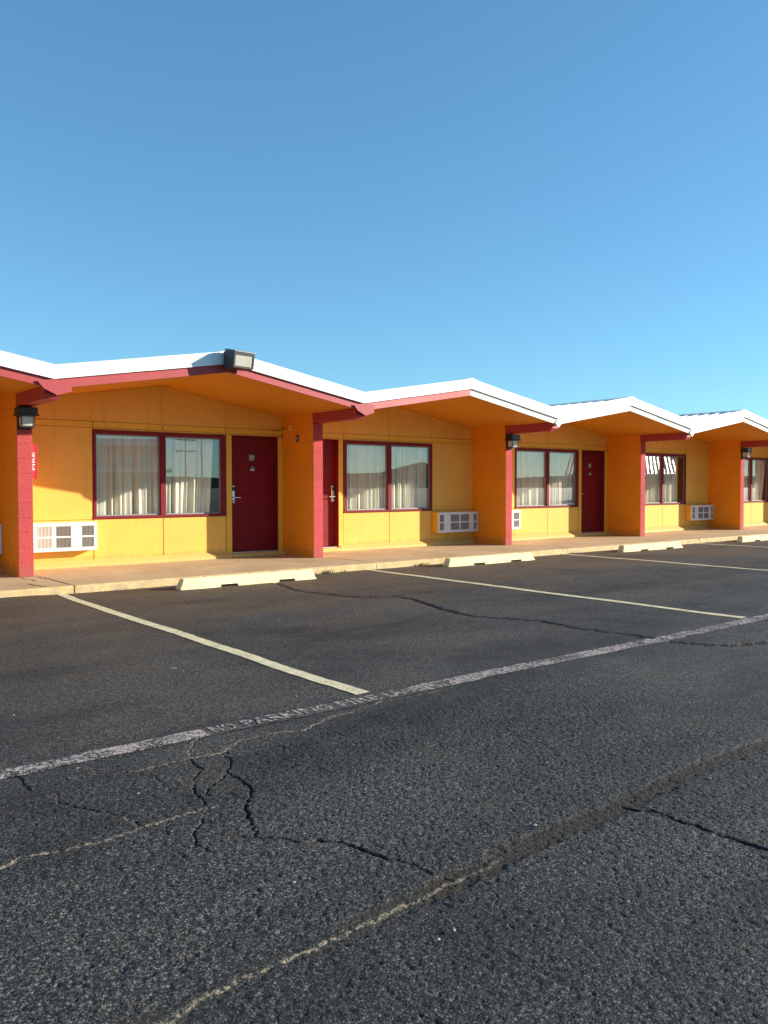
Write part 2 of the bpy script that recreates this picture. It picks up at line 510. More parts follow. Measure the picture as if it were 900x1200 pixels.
CR = {
 'A': [(-0.004, -7.839), (-0.255, -7.909), (-0.484, -7.931), (-0.6, -7.989), (-0.707, -8.048), (-0.796, -8.016), (-0.883, -7.984), (-1.006, -8.0), (-1.097, -8.001), (-1.221, -8.095), (-1.334, -8.088), (-1.421, -8.082), (-1.554, -8.085), (-1.685, -8.099), (-1.72, -8.086), (-1.803, -7.988), (-1.877, -7.883)],
 'B': [(-1.228, -8.107), (-1.291, -8.268), (-1.369, -8.386), (-1.477, -8.454), (-1.572, -8.56)],
 'B2': [(-1.415, -8.087), (-1.433, -8.259), (-1.515, -8.339), (-1.558, -8.442), (-1.595, -8.542), (-1.615, -8.684), (-1.674, -8.762), (-1.729, -8.836), (-1.779, -8.878), (-1.822, -8.988), (-1.811, -9.035), (-1.804, -9.086)],
 'B3': [(-1.359, -8.394), (-1.356, -8.483), (-1.37, -8.568), (-1.412, -8.665), (-1.5, -8.777), (-1.534, -8.864), (-1.566, -8.947), (-1.617, -9.069), (-1.579, -9.129), (-1.53, -9.198), (-1.481, -9.238), (-1.403, -9.292), (-1.377, -9.415), (-1.352, -9.506), (-1.323, -9.59), (-1.308, -9.685), (-1.275, -9.776)],
 'C': [(-2.439, -8.75), (-2.355, -8.7), (-2.26, -8.724), (-2.162, -8.75), (-2.103, -8.76), (-2.032, -8.742), (-1.891, -8.725), (-1.815, -8.713), (-1.74, -8.708), (-1.659, -8.695), (-1.581, -8.7)],
 'D': [(-2.135, -7.689), (-2.13, -7.839), (-2.132, -8.04)],
 'D2': [(-2.062, -8.137), (-2.085, -8.266), (-2.045, -8.358), (-1.993, -8.457), (-1.929, -8.565), (-1.904, -8.715), (-1.82, -8.762), (-1.766, -8.837), (-1.728, -8.939), (-1.634, -9.065)],
 'E': [(-1.134, -7.741), (-1.224, -7.822), (-1.291, -7.879), (-1.386, -8.028)],
 'E2': [(-1.624, -8.149), (-1.656, -8.252), (-1.662, -8.33)],
 'G': [(-0.291, -9.76), (-0.238, -9.884), (-0.248, -9.986), (-0.244, -10.074), (-0.238, -10.209), (-0.229, -10.5)],
 'H': [(2.708, -3.661), (2.853, -3.98), (3.145, -4.121), (3.163, -4.43), (3.018, -4.861), (2.831, -5.446), (2.774, -5.843), (2.953, -6.131), (3.086, -6.51), (3.023, -6.959), (3.13, -7.392), (3.13, -7.866), (3.218, -8.135), (3.448, -8.323), (3.751, -8.374), (4.3, -8.5)],
 'I': [(2.881, -1.802), (2.593, -2.695), (2.575, -3.021), (2.646, -3.297), (2.708, -3.661)],
 'K': [(-1.42, -8.30), (-1.37, -8.33), (-1.29, -8.27)],
 'L': [(-1.57, -8.56), (-1.50, -8.60), (-1.46, -8.72), (-1.5, -8.78)],
 'M': [(-1.73, -8.94), (-1.60, -8.96), (-1.566, -8.947)],
 'N': [(-1.0, -8.0), (-0.95, -8.14), (-0.98, -8.25)],
 'O': [(-1.56, -8.08), (-1.60, -8.2), (-1.57, -8.35), (-1.60, -8.54)],
 'P': [(-1.82, -8.76), (-1.95, -8.95), (-1.93, -9.1)],
 'Q': [(0.0, -7.84), (0.25, -7.87), (0.55, -7.85)],
 'J': [(6.9, -2.1), (7.3, -2.9), (7.25, -3.6)],
 'F': [(-3.4, -9.88), (-2.413, -9.871), (-2.241, -9.839), (-2.029, -9.831), (-1.861, -9.833), (-1.684, -9.815), (-1.455, -9.807), (-1.168, -9.791), (-0.973, -9.77), (-0.709, -9.747), (-0.291, -9.76), (0.25, -9.703), (1.016, -9.721), (1.604, -9.721), (4.0, -9.70)]}
#           half width of the dark gap, half width of pale crumbs, depth
CS = {'A': (.002, .008, .005), 'B': (.0028, .003, .006), 'B2': (.0028, .003, .006), 'B3': (.0038, .002, .007), 'C': (.0, .005, .004),
      'D': (.003, 0, .005), 'D2': (.003, .005, .005), 'E': (.002, .007, .005), 'E2': (.002, .001, .004), 'G': (.006, .0, .007),
      'K': (.002, .002, .003), 'L': (.003, .003, .004), 'M': (.002, .002, .004), 'N': (.002, .002, .003), 'O': (.002, .002, .003), 'P': (.002, .001, .003), 'Q': (.002, .005, .004),
      'H': (.022, .0, .014), 'I': (.018, .0, .010), 'J': (.006, 0, .006), 'F': (0, .005, .004)}


def jag(P, step, amp, seed):
    r = np.random.default_rng(seed)
    out = []
    for a, b in zip(P[:-1], P[1:]):
        a = np.array(a); b = np.array(b); L = np.linalg.norm(b - a); n = max(2, int(L / step))
        d = (b - a) / L; q = np.array([-d[1], d[0]])
        for i in range(n):
            t = i / n
            out.append(a + (b - a) * t + q * (r.normal() * amp * (0.4 if i == 0 else 1)))
    out.append(np.array(P[-1]))
    return np.array(out)


def field(x, y):
    """undulation height, and marks (gap, pale crumbs, brown band) at points"""
    h = 0.010 * vnoise(x + 50, y + 50, 1.9, 1) + 0.006 * vnoise(x + 50, y + 50, 0.55, 2) + 0.003 * vnoise(x + 50, y + 50, 0.17, 3)
    inside = (x > -12) & (x < 26) & (y > -14) & (y < -1.2)
    h = h * inside
    h += 0.022 * np.exp(-((x + 0.45) / 0.55) ** 2 - ((y + 1.35) / 0.35) ** 2)
    near_f = np.clip((-7.86 - y) / 0.35, 0, 1) * np.clip((y + 14) / 3, 0, 1) * np.clip((2.2 - x) / 1.2, 0, 1) * np.clip((x + 3.4) / .4, 0, 1)
    if near_f.max() > 0:      # stones standing out of the worn binder
        st_ = vnoise(x + 60, y + 60, 0.0165, 4) + 0.7 * vnoise(x + 61, y + 63, 0.0115, 6)
        h = h + near_f * 0.0070 * np.clip(st_ + 0.12, -0.45, 0.22)
    mk = np.zeros(x.shape + (3,))
    for kk, (k, P) in enumerate(CR.items()):
        g, pl, dp = CS[k]
        Q = jag(P, 0.022 if k != 'F' else 0.04, 0.0065 if k not in 'HIJ' else 0.014, kk + 5)
        sel = (x > Q[:, 0].min() - .15) & (x < Q[:, 0].max() + .15) & (y > Q[:, 1].min() - .15) & (y < Q[:, 1].max() + .15)
        if not sel.any(): continue
        px, py = x[sel], y[sel]
        best = np.full(px.shape, 9.0); side = np.zeros(px.shape)
        for a, b in zip(Q[:-1], Q[1:]):
            ax, ay = b - a; L2 = ax * ax + ay * ay + 1e-12
            t = np.clip(((px - a[0]) * ax + (py - a[1]) * ay) / L2, 0, 1)
            d = np.hypot(px - a[0] - t * ax, py - a[1] - t * ay)
            cl = d < best
            best[cl] = d[cl]; side[cl] = (ax * (py - a[1]) - ay * (px - a[0]))[cl]
        wob = 0.35 + 1.5 * (vnoise(px + 9, py + 9, 0.035, 20 + kk) + 0.5)
        soft = 0.0042 if k not in 'HIJ' else 0.012
        gap = np.clip(1 - (best - g * wob) / soft, 0, 1) if g else np.zeros(px.shape)
        gap = gap * np.clip(1.3 * (vnoise(px + 3, py + 3, 0.11, 40 + kk) + 0.5) + 0.4, 0, 1)
        pale = np.clip(1 - (best - pl * wob) / 0.005, 0, 1) if pl else np.zeros(px.shape)
        if k == 'F':
            pale = pale * np.clip((-0.85 - px) / 0.5, 0.0, 1)
            fade = np.clip((px + 2.0) / 0.7, 0.2, 1)
            band = np.clip(1 - (best - 0.035 * (0.6 + wob * 0.5)) / 0.022, 0, 1) * fade
            mk[sel, 2] = np.maximum(mk[sel, 2], band)
            h[sel] -= 0.006 * band
        else:
            pale = pale * np.clip(0.25 + 1.5 * (vnoise(px + 5, py + 5, 0.2, 60 + kk) + 0.5), 0, 1)
        mk[sel, 0] = np.maximum(mk[sel, 0], gap)
        mk[sel, 1] = np.maximum(mk[sel, 1], pale * (1 - 0.8 * gap))
        h[sel] -= dp * np.maximum(gap, 0.5 * pale)
    return GZ + h, mk


def axis_pts(segs):
    out = []
    for a, b, s in segs:
        n = max(1, int(round((b - a) / s)))
        out += list(np.linspace(a, b, n, endpoint=False))
    out.append(segs[-1][1])
    return out


gx = [-3000, -1500, -700, -300, -120, -60, -30, -18] + axis_pts([(-12, -5, 0.35), (-5, -3.0, 0.08), (-3.0, -2.5, 0.008), (-2.5, 0.2, 0.006), (0.2, 1.0, 0.008), (1.0, 1.6, 0.0115), (1.6, 5.5, 0.024), (5.5, 12, 0.11), (12, 26, 0.5)]) + [34, 50, 90, 160, 300, 700, 1500, 3000]
gy = [-3000, -1500, -700, -300, -120, -60, -48, -30, -20] + axis_pts([(-14, -10.9, 0.1), (-10.9, -9.9, 0.0075), (-9.9, -7.6, 0.006), (-7.6, -7.2, .012), (-7.2, -1.36, 0.022)]) + [-1.2, 0, 6, 20, 60, 150, 400, 1000, 3000]
gx = np.array(gx, float); gy = np.array(gy, float)
nx, ny = len(gx), len(gy)
XX, YY = np.meshgrid(gx, gy, indexing='ij')
ZZ, MK = field(XX, YY)
co = np.stack([XX, YY, ZZ], -1).reshape(-1, 3).astype(np.float32)
i, j = np.meshgrid(np.arange(nx - 1), np.arange(ny - 1), indexing='ij')
q = np.stack([i * ny + j, (i + 1) * ny + j, (i + 1) * ny + j + 1, i * ny + j + 1], -1).reshape(-1, 4).astype(np.int32)
me = bpy.data.meshes.new('asphalt_lot')
me.vertices.add(len(co)); me.vertices.foreach_set('co', co.ravel())
me.loops.add(q.size); me.loops.foreach_set('vertex_index', q.ravel())
me.polygons.add(len(q)); me.polygons.foreach_set('loop_start', np.arange(0, q.size, 4, dtype=np.int32))
me.polygons.foreach_set('loop_total', np.full(len(q), 4, np.int32))
me.polygons.foreach_set('use_smooth', np.ones(len(q), bool))
me.update(); me.validate()
ca = me.attributes.new('marks', 'FLOAT_COLOR', 'POINT')
mk4 = np.ones((nx * ny, 4), np.float32); mk4[:, :3] = MK.reshape(-1, 3)
ca.data.foreach_set('color', mk4.ravel())
me.materials.append(M_asphalt)
ground = link('parking_lot', me); ground['kind'] = 'structure'


def strip(name, x0, x1, y0, y1, mat, step=0.04, dz=0.004, wob=0.0, parent=None, seed=0):
    """painted strip laid over the asphalt, following its relief; edges a little ragged"""
    xs = np.linspace(x0, x1, max(2, int((x1 - x0) / step) + 1)); ys = np.linspace(y0, y1, max(2, int((y1 - y0) / step) + 1))
    X, Y = np.meshgrid(xs, ys, indexing='ij')
    X = X.copy(); Y = Y.copy()
    if x1 - x0 < y1 - y0:
        X += 0.0165 * (Y - KERB) + wob * vnoise(Y + 30 + seed, Y * 0 + 3, 0.9, 77); e = 0.009
        X[0] += e * vnoise(Y[0] + 9, Y[0] * 0, 0.06, 5); X[-1] += e * vnoise(Y[0] + 9, Y[0] * 0, 0.05, 6)
    else:
        Y += wob * vnoise(X + 30 + seed, X * 0 + 3, 1.3, 78); e = 0.012
        Y[:, 0] += e * vnoise(X[:, 0] + 9, X[:, 0] * 0, 0.06, 5); Y[:, -1] += e * vnoise(X[:, 0] + 9, X[:, 0] * 0, 0.05, 6)
    Z, _ = field(X, Y)
    v = np.stack([X, Y, Z + dz], -1).reshape(-1, 3)
    n = len(ys)
    f = [[a * n + b, (a + 1) * n + b, (a + 1) * n + b + 1, a * n + b + 1] for a in range(len(xs) - 1) for b in range(n - 1)]
    mb = MB(); mb.v = [tuple(p) for p in v]; mb.f = f; mb.m = [0] * len(f); mb.smooth = True
    return part(name, mb, mat, parent)


for k in range(-1, 6):
    o = strip('stall_line', k * W + 0.045, k * W + 0.155, -7.62, KERB + 0.03, M_stall, 0.035, wob=0.05, seed=k * 3)
    o['kind'] = 'structure'
o = strip('faded_line', -8.0, -1.16, -7.825, -7.690, M_fire, 0.03, dz=0.005, wob=0.02); o['kind'] = 'structure'
o = strip('faded_line', -1.16, 0.36, -7.825, -7.685, M_firered, 0.03, dz=0.005, wob=0.02); o['kind'] = 'structure'
o = strip('faded_line', 0.36, 25, -7.815, -7.660, M_fire, 0.04, dz=0.005, wob=0.03); o['kind'] = 'structure'


# lettering
def text_mesh(s, size, extrude=0.0, bold=0.0):
    cu = bpy.data.curves.new('lettering', 'FONT')
    cu.body = s; cu.size = size; cu.extrude = extrude; cu.offset = bold
    cu.align_x = 'LEFT'
    ob = bpy.data.objects.new('lettering', cu)
    sc.collection.objects.link(ob)
    bpy.context.view_layer.update()
    me_ = bpy.data.meshes.new_from_object(ob.evaluated_get(bpy.context.evaluated_depsgraph_get()))
    bpy.data.objects.remove(ob); bpy.data.curves.remove(cu)
    return me_


def lettering(s, origin, xdir, ydir, width, height, mat, parent=None, name='lettering'):
    me_ = text_mesh(s, 1.0, 0.0, 0.012)
    n = len(me_.vertices); a = np.zeros(n * 3); me_.vertices.foreach_get('co', a); a = a.reshape(-1, 3)
    lo, hi = a.min(0), a.max(0)
    u = (a[:, 0] - lo[0]) / (hi[0] - lo[0]) * width; v = (a[:, 1] - lo[1]) / (hi[1] - lo[1]) * height
    xd = np.array(xdir, float); yd = np.array(ydir, float)
    c = u[:, None] * xd + v[:, None] * yd
    me_.vertices.foreach_set('co', c.ravel()); me_.update()
    me_.materials.clear(); me_.materials.append(mat)
    return link(name, me_, parent, origin)


for word, xa, xb in (('NO', -1.125, -0.985), ('PARKING', -0.93, -0.345), ('FIRE', -0.28, 0.02), ('LANE', 0.08, 0.36)):
    o = lettering(word, (xa, -7.805, GZ), (1, 0, 0), (0, 1, 0), xb - xa, 0.115, M_letter, name='stencilled_lettering')
    me_ = o.data; a = np.zeros(len(me_.vertices) * 3); me_.vertices.foreach_get('co', a); a = a.reshape(-1, 3)
    z, _ = field(a[:, 0] + xa, a[:, 1] - 7.805); a[:, 2] = z - GZ + 0.0075
    me_.vertices.foreach_set('co', a.ravel()); me_.update()
    o['kind'] = 'structure'

# ------------------------------------------------------------ sidewalk of slabs
walk = link('sidewalk', None); walk['kind'] = 'structure'
joints = [-12.0, -9.25, -4.45] + [k * W + 0.27 for k in range(0, 7)] + [34]


def slab(x0, x1, seed):
    nx_ = max(4, int((x1 - x0) / 0.03)); mb = MB(); mb.smooth = False
    r = np.random.default_rng(seed)
    xs = np.linspace(x0 + 0.004, x1 - 0.004, nx_)
    # profile of the kerb: under, foot, face, rounded chipped lip, top to the wall
    rows = []
    for x in xs:
        e = 0.016 * vnoise(np.array([x + 40]), np.array([0.5]), 0.16, 31)[0] + 0.022 * vnoise(np.array([x + 40]), np.array([0.5]), 0.7, 33)[0]
        c = 0.018 + 0.05 * max(0, vnoise(np.array([x + 40]), np.array([2.5]), 0.12, 32)[0])
        end = min(x - xs[0], xs[-1] - x)
        cc = c + (0.012 if end < 0.02 else 0)
        rows.append([(x, KERB - 0.012 + e, -0.22), (x, KERB - 0.006 + e, -0.085), (x, KERB + e, -cc), (x, KERB + e + cc * 0.4, -cc * 0.35), (x, KERB + e + cc + 0.01, 0), (x, B + 0.02, 0), (x, 6.2, 0)])
    n = len(rows[0])
    mb.v = [p for rw in rows for p in rw]
    mb.f = [[a * n + b, (a + 1) * n + b, (a + 1) * n + b + 1, a * n + b + 1] for a in range(len(rows) - 1) for b in range(n - 1)]
    mb.f.append(list(range(n))[::-1] + []); mb.f.append([(len(rows) - 1) * n + b for b in range(n)])
    mb.m = [0] * len(mb.f)
    return mb


for i_, (a, b) in enumerate(zip(joints[:-1], joints[1:])):
    part('slab', slab(a + 0.004, b - 0.004, i_), M_concrete, walk)
jb = MB()
for a in joints[1:-1]:
    jb.box((a - 0.006, KERB + 0.03, -0.2), (a + 0.006, B, -0.012))
part('joint_shade', jb, M_gap_shade, walk)  # dark strips painted as the shade down in the joints


def crack_strip(P, wd, seed):
    Q = jag(P, 0.03, 0.008, seed); mb = MB()
    L = []
    for i_ in range(len(Q)):
        d = Q[min(i_ + 1, len(Q) - 1)] - Q[max(i_ - 1, 0)]; d /= np.linalg.norm(d) + 1e-9
        hw = wd * (0.4 + 0.8 * rng.random()) * (0.2 if i_ in (0, len(Q) - 1) else 1)
        L.append(((Q[i_][0] - d[1] * hw, Q[i_][1] + d[0] * hw, 0.003), (Q[i_][0] + d[1] * hw, Q[i_][1] - d[0] * hw, 0.003)))
    mb.v = [p for q_ in L for p in q_]
    mb.f = [[2 * a, 2 * a + 1, 2 * a + 3, 2 * a + 2] for a in range(len(L) - 1)]; mb.m = [0] * len(mb.f)
    return mb


for P, wd in (([(0.02, -0.03), (0.0, -0.25), (0.06, -0.42), (0.03, -0.6)], 0.010), ([(-0.13, -0.85), (-0.1, -1.1), (-0.04, -1.36)], 0.012),
              ([(0.2, -0.05), (0.25, -0.6), (0.26, -1.25)], 0.012), ([(5.0, -0.1), (5.05, -0.9), (5.06, -1.3)], 0.008), ([(9.75, -0.1), (9.9, -0.9)], 0.008)):
    part('crack', crack_strip(P, wd, len(P) * 7), M_gap_shade, walk)

# ------------------------------------------------------------ the motel
motel = thing('motel_building', 'long single-storey yellow and orange motel wing with white zigzag roof and red piers', 'motel')


def X(k, x):
    return k * W + x if k % 2 == 0 else k * W + W + PW - x


def bx(k, x0, x1, y0, y1, z0, z1, c=0.0, mb=None, m=0):
    mb = mb or MB()
    return mb.box((X(k, x0), y0, z0), (X(k, x1), y1, z1), c, m)


# dividing walls of concrete block, shared meshes
COURSE = 0.2
blk = {}


def block_mesh(ln, front, ht):
    key = (round(ln, 3), front, round(ht, 3))
    if key not in blk:
        mb = MB().box((0.0, 0, 0.002), (PW, ln - 0.004, ht - 0.002), 0.004)
        me_ = mb.mesh('block', [M_block, M_redblock])
        if front:
            mi = [1 if p.normal.y < -0.3 else 0 for p in me_.polygons]
            me_.polygons.foreach_set('material_index', mi)
        blk[key] = me_
    return blk[key]


for k in range(-1, 7):
    x = k * W
    core = part('divider_wall', MB().box((x + 0.004, 0.005, 0), (x + PW - 0.004, B, 2.3)).box((x + 0.004, 0.05, 2.3), (x + PW - 0.004, B, 2.47)), [M_block, M_redblock], motel)
    core.data.polygons.foreach_set('material_index', [1 if (p.normal.y < -0.5 and p.center.y < 0.01) else 0 for p in core.data.polygons])
    z = 0; n = 0
    while z < 2.29:
        ht = min(COURSE, 2.3 - z)
        ys = [0, 0.395, 0.79, B] if n % 2 == 0 else [0, 0.1975, 0.5925, B]
        for a, b in zip(ys[:-1], ys[1:]):
            link('block', block_mesh(b - a, a == 0, ht), core, (x, a, z))
        z += COURSE; n += 1
    part('wall_cap_board', MB().box((x - 0.006, 0.02, 2.30), (x + PW + 0.006, B, 2.50), 0.003), M_block, motel)
    # roof beam from the pier out to the valley of the fascia, its end cut at a slant
    bm = MB().prism([(-1.20, 2.36), (-1.16, 2.305), (0.05, 2.305), (0.05, 2.50), (-1.20, 2.455)], x + 0.006, x + PW - 0.006, axis='x')
    part('roof_beam', bm, M_red, motel)
    if k <= 1:
        # bent metal flap folded round the beam end
        fx = x + PW / 2
        fl = MB().prism([(fx - 0.21, 2.51), (fx - 0.13, 2.42), (fx + 0.03, 2.345), (fx + 0.11, 2.39), (fx + 0.21, 2.47), (fx + 0.21, 2.53), (fx, 2.54)], -OH - 0.018, -OH - 0.008)
        fl.prism([(fx + 0.03, 2.345), (fx + 0.21, 2.405), (fx + 0.21, 2.47), (fx + 0.10, 2.42)], -OH + 0.0, -OH + 0.10)
        part('metal_flap', fl, M_red, motel)
    else:
        fx = x + PW / 2
        fl = MB().prism([(fx - 0.10, 2.46), (fx, 2.365), (fx + 0.10, 2.46), (fx, 2.53)], -OH - 0.016, -OH - 0.004)
        part('metal_flap', fl, M_cream, motel)

# front walls, room by room
HB0, HB1 = 2.135, 2.225
for k in BAYS:
    # hidden backing behind the boards
    fr = MB()
    y0, y1 = B + 0.022, B + 0.09
    bx(k, PW, WX0, y0, y1, 0, 2.108, mb=fr)
    bx(k, WX0, WX1, y0, y1, 0, WZ0, mb=fr)
    bx(k, WX1, DX0, y0, y1, 0, 2.108, mb=fr)
    bx(k, DX1, W, y0, y1, 0, 2.108, mb=fr)
    xs = [X(k, PW), X(k, MID), X(k, W)]
    fr.prism([(xs[0], 2.108), (xs[2], 2.108), (xs[2], ZV - .01), (xs[1], ZR - .01), (xs[0], ZV - .01)] if xs[0] < xs[2] else [(xs[2], 2.108), (xs[0], 2.108), (xs[0], ZV - .01), (xs[1], ZR - .01), (xs[2], ZV - .01)], y0, y1)
    part('wall_frame', fr, M_wall, motel)
    g = 0.0065
    J = [PW, WX0, 2.505, WX1, W]
    # upper sloping boards
    for a, b in zip(J[:-1], J[1:]):
        xa, xb = sorted((X(k, a) , X(k, b)))
        xa += g; xb -= g
        pts = [(xa, HB1 + g), (xb, HB1 + g), (xb, ceil(xb) - 0.012)]
        xm = X(k, MID)
        if xa < xm < xb: pts.append((xm, ZR - 0.012))
        pts.append((xa, ceil(xa) - 0.012))
        part('wall_panel', MB().prism(pts, B, B + 0.02), M_wall, motel)
    # header board pieces
    for a, b in zip(J[:-1], J[1:]):
        part('header_board', bx(k, a + g, b - g, B - 0.006, B + 0.02, HB0 + .002, HB1 - .002, 0.002), M_trim, motel)
    # rake trim under the soffit
    for a, b in ((PW, MID), (MID, W)):
        xa, xb = sorted((X(k, a), X(k, b)))
        za, zb = ceil(xa + 1e-4) - 0.004, ceil(xb - 1e-4) - 0.004
        part('rake_trim', MB().prism([(xa, za - 0.065), (xb, zb - 0.065), (xb, zb), (xa, za)], B - 0.022, B - 0.001), M_trim, motel)
    # boards beside and below the window
    part('wall_panel', bx(k, PW + g, WX0 - g, B, B + 0.02, 0.72, HB0 - g, 0.0015), M_wall, motel)
    part('wall_panel', bx(k, PW + g, WX0 - g, B, B + 0.02, 0.10, 0.712, 0.0015), M_wall, motel)
    part('wall_panel', bx(k, WX0 + g, 2.505 - g, B, B + 0.02, 0.10, WZ0 - g, 0.0015), M_wall, motel)
    part('wall_panel', bx(k, 2.505 + g, WX1 - g, B, B + 0.02, 0.10, WZ0 - g, 0.0015), M_wall, motel)
    part('header_board', bx(k, WX0 + g, DX1, B, B + 0.02, WZ1 + 0.008, HB0 - g, 0.0015), M_wall, motel)
    # battens over the joints above the window
    for a in (WX0, 2.505, WX1):
        xx = X(k, a)
        part('batten', MB().box((xx - 0.016, B - 0.010, HB1), (xx + 0.016, B, ceil(xx) - 0.07), 0.002), M_trim, motel)
    part('batten', bx(k, PW, PW + 0.03, B - 0.012, B, 0.10, HB0, 0.002), M_trim, motel)
    # sloping plinth
    xa, xb = sorted((X(k, PW), X(k, DX0 - 0.03)))
    part('plinth', MB().prism([(B - 0.085, 0.0), (B - 0.078, 0.045), (B - 0.004, 0.105), (B + 0.02, 0.105), (B + 0.02, 0.0)], xa, xb, axis='x'), M_plinth, motel)
    # door, its trim and step
    for a, b in ((WX1 + 0.008, DX0), (DX1, W - 0.004)):
        part('door_trim', bx(k, a, b, B - 0.010, B + 0.02, 0.05 if a < DX0 else 0.0, WZ1 + 0.004, 0.002), M_trim, motel)
    part('door_step', bx(k, DX0 - 0.028, W - 0.002, B - 0.10, B + 0.12, 0, 0.070, 0.008), M_plinth, motel)
    dm = MB()
    D = B + 0.10
    dmat = M_door if k != 1 else M_door
    leaf = bx(k, DX0 + 0.004, DX1 - 0.012, D, D + 0.045, DZ0 + 0.012, DZ1 - 0.004, 0.003)
    dw = DX1 - DX0
    if k in (-1, 0, 1):
        for cx0, cx1 in ((0.15, 0.43), (0.53, 0.81)):
            for z0, z1 in ((0.20, 0.80), (0.98, 1.62), (1.72, 1.90)):
                a, b = DX0 + cx0 * 0.98, DX0 + cx1 * 0.98
                # moulding ring and raised field
                z0w, z1w = DZ0 + z0, DZ0 + z1
                for (p0, p1, q0, q1) in ((a, b, z1w - .018, z1w), (a, b, z0w, z0w + .018), (a, a + .018, z0w + .018, z1w - .018), (b - .018, b, z0w + .018, z1w - .018)):
                    bx(k, p0, p1, D - 0.007, D - 0.0005, q0, q1, 0.003, mb=leaf)
                bx(k, a + .045, b - .045, D - 0.006, D - 0.0005, z0w + .045, z1w - .045, 0.005, mb=leaf)
    door = part('door', leaf, M_door, motel)
    # red reveal of the opening
    rv = MB()
    bx(k, DX0 - 0.0005, DX0 + 0.004, B - 0.008, D + 0.05, DZ0, DZ1, mb=rv)
    bx(k, DX1 - 0.010, DX1 + 0.0005, B - 0.008, D + 0.05, DZ0, DZ1, mb=rv)
    bx(k, DX0 + .004, DX1 - .01, B - 0.002, D + 0.05, DZ1 - 0.004, DZ1 + 0.001, mb=rv)
    part('door_frame', rv, M_frame, motel)
    part('threshold', bx(k, DX0 + .004, DX1 - .01, B + 0.01, D + 0.05, 0.0705, DZ0 + 0.008, 0.003), M_alu, motel)
    lk = bx(k, DX0 + 0.035, DX0 + 0.105, D - 0.022, D, 0.93, 1.24, 0.006)
    part('card_lock', lk, M_steel, door)
    part('lock_reader', bx(k, DX0 + 0.042, DX0 + 0.098, D - 0.034, D - 0.0225, 1.15, 1.22, 0.006), M_black, door)
    hd = MB(); hx = X(k, DX0 + 0.07)
    hd.cyl((hx, D - 0.022, 1.035), (hx, D - 0.075, 1.035), 0.013, n=10)
    sgn = 1 if k % 2 == 0 else -1
    hd.cyl((hx, D - 0.07, 1.035), (hx + sgn * 0.125, D - 0.07, 1.03), 0.011, 0.009, n=10)
    part('door_handle', hd, M_steel, door)
    part('knob', bx(k, DX0 + 0.045, DX0 + 0.095, D - 0.040, D - 0.0225, 0.935, 0.99, 0.010), M_steel, door)
    # number plate and the small notice under it
    n0 = DX0 + 0.38
    pl = part('number_plate', bx(k, n0, n0 + 0.135, D - 0.010, D - 0.001, 1.675, 1.80, 0.002), M_plate, door)
    num = {-1: None, 0: '206', 2: '208'}.get(k)
    if num:
        lettering(num, (min(X(k, n0), X(k, n0 + .135)) + 0.014, D - 0.0115, 1.718), (1, 0, 0), (0, 0, 1), 0.107, 0.062, M_white_ink, pl and door, 'room_number')
        part('raised_dots', bx(k, n0 + .02, n0 + .115, D - 0.0115, D - 0.0102, 1.690, 1.703, 0), M_white_ink, door)
    npl = MB()
    c_ = X(k, n0 + 0.08)
    npl.prism([(c_ - .055, 1.49), (c_ + .055, 1.49), (c_ + .055, 1.55), (c_ + .03, 1.585), (c_, 1.60), (c_ - .03, 1.585), (c_ - .055, 1.55)], D - 0.009, D - 0.001)
    part('notice_plate', npl, M_plate, door)
    ic = MB().prism([(c_ - .016, 1.555), (c_, 1.537), (c_ + .016, 1.555), (c_, 1.573)], D - 0.0108, D - 0.0092)
    ic.box((c_ - .043, D - 0.0108, 1.503), (c_ + .043, D - 0.0092, 1.530))
    part('notice_print', ic, M_white_ink, door)
    # window: red timber frame, aluminium sashes, glass
    fm = MB(); t_ = 0.058
    bx(k, WX0, WX1, B - 0.016, B + 0.03, WZ1 - t_, WZ1, 0.003, mb=fm)
    bx(k, WX0, WX1, B - 0.022, B + 0.03, WZ0, WZ0 + 0.040, 0.003, mb=fm)
    bx(k, WX0, WX0 + 0.045, B - 0.015, B + 0.03, WZ0 + .040, WZ1 - t_, 0.003, mb=fm)
    bx(k, WX1 - 0.085, WX1, B - 0.015, B + 0.03, WZ0 + .040, WZ1 - t_, 0.003, mb=fm)
    bx(k, 2.505 - 0.045, 2.505 + 0.045, B - 0.015, B + 0.03, WZ0 + .040, WZ1 - t_, 0.003, mb=fm)
    win = part('window', fm, M_frame, motel)
    for a, b in ((WX0 + 0.046, 2.505 - 0.046), (2.505 + 0.046, WX1 - 0.086)):
        sm = MB(); s_ = 0.022; yb = B + 0.020; z0, z1 = WZ0 + .041, WZ1 - t_ - .001
        bx(k, a, b, yb, yb + .03, z1 - s_, z1, 0.002, mb=sm); bx(k, a, b, yb, yb + .03, z0, z0 + s_, 0.002, mb=sm)
        bx(k, a, a + s_, yb, yb + .03, z0 + s_, z1 - s_, 0.002, mb=sm); bx(k, b - s_, b, yb, yb + .03, z0 + s_, z1 - s_, 0.002, mb=sm)
        part('sash', sm, M_sash, win)
        part('pane', bx(k, a + s_, b - s_, yb + .012, yb + .016, z0 + s_, z1 - s_), M_glass, win)

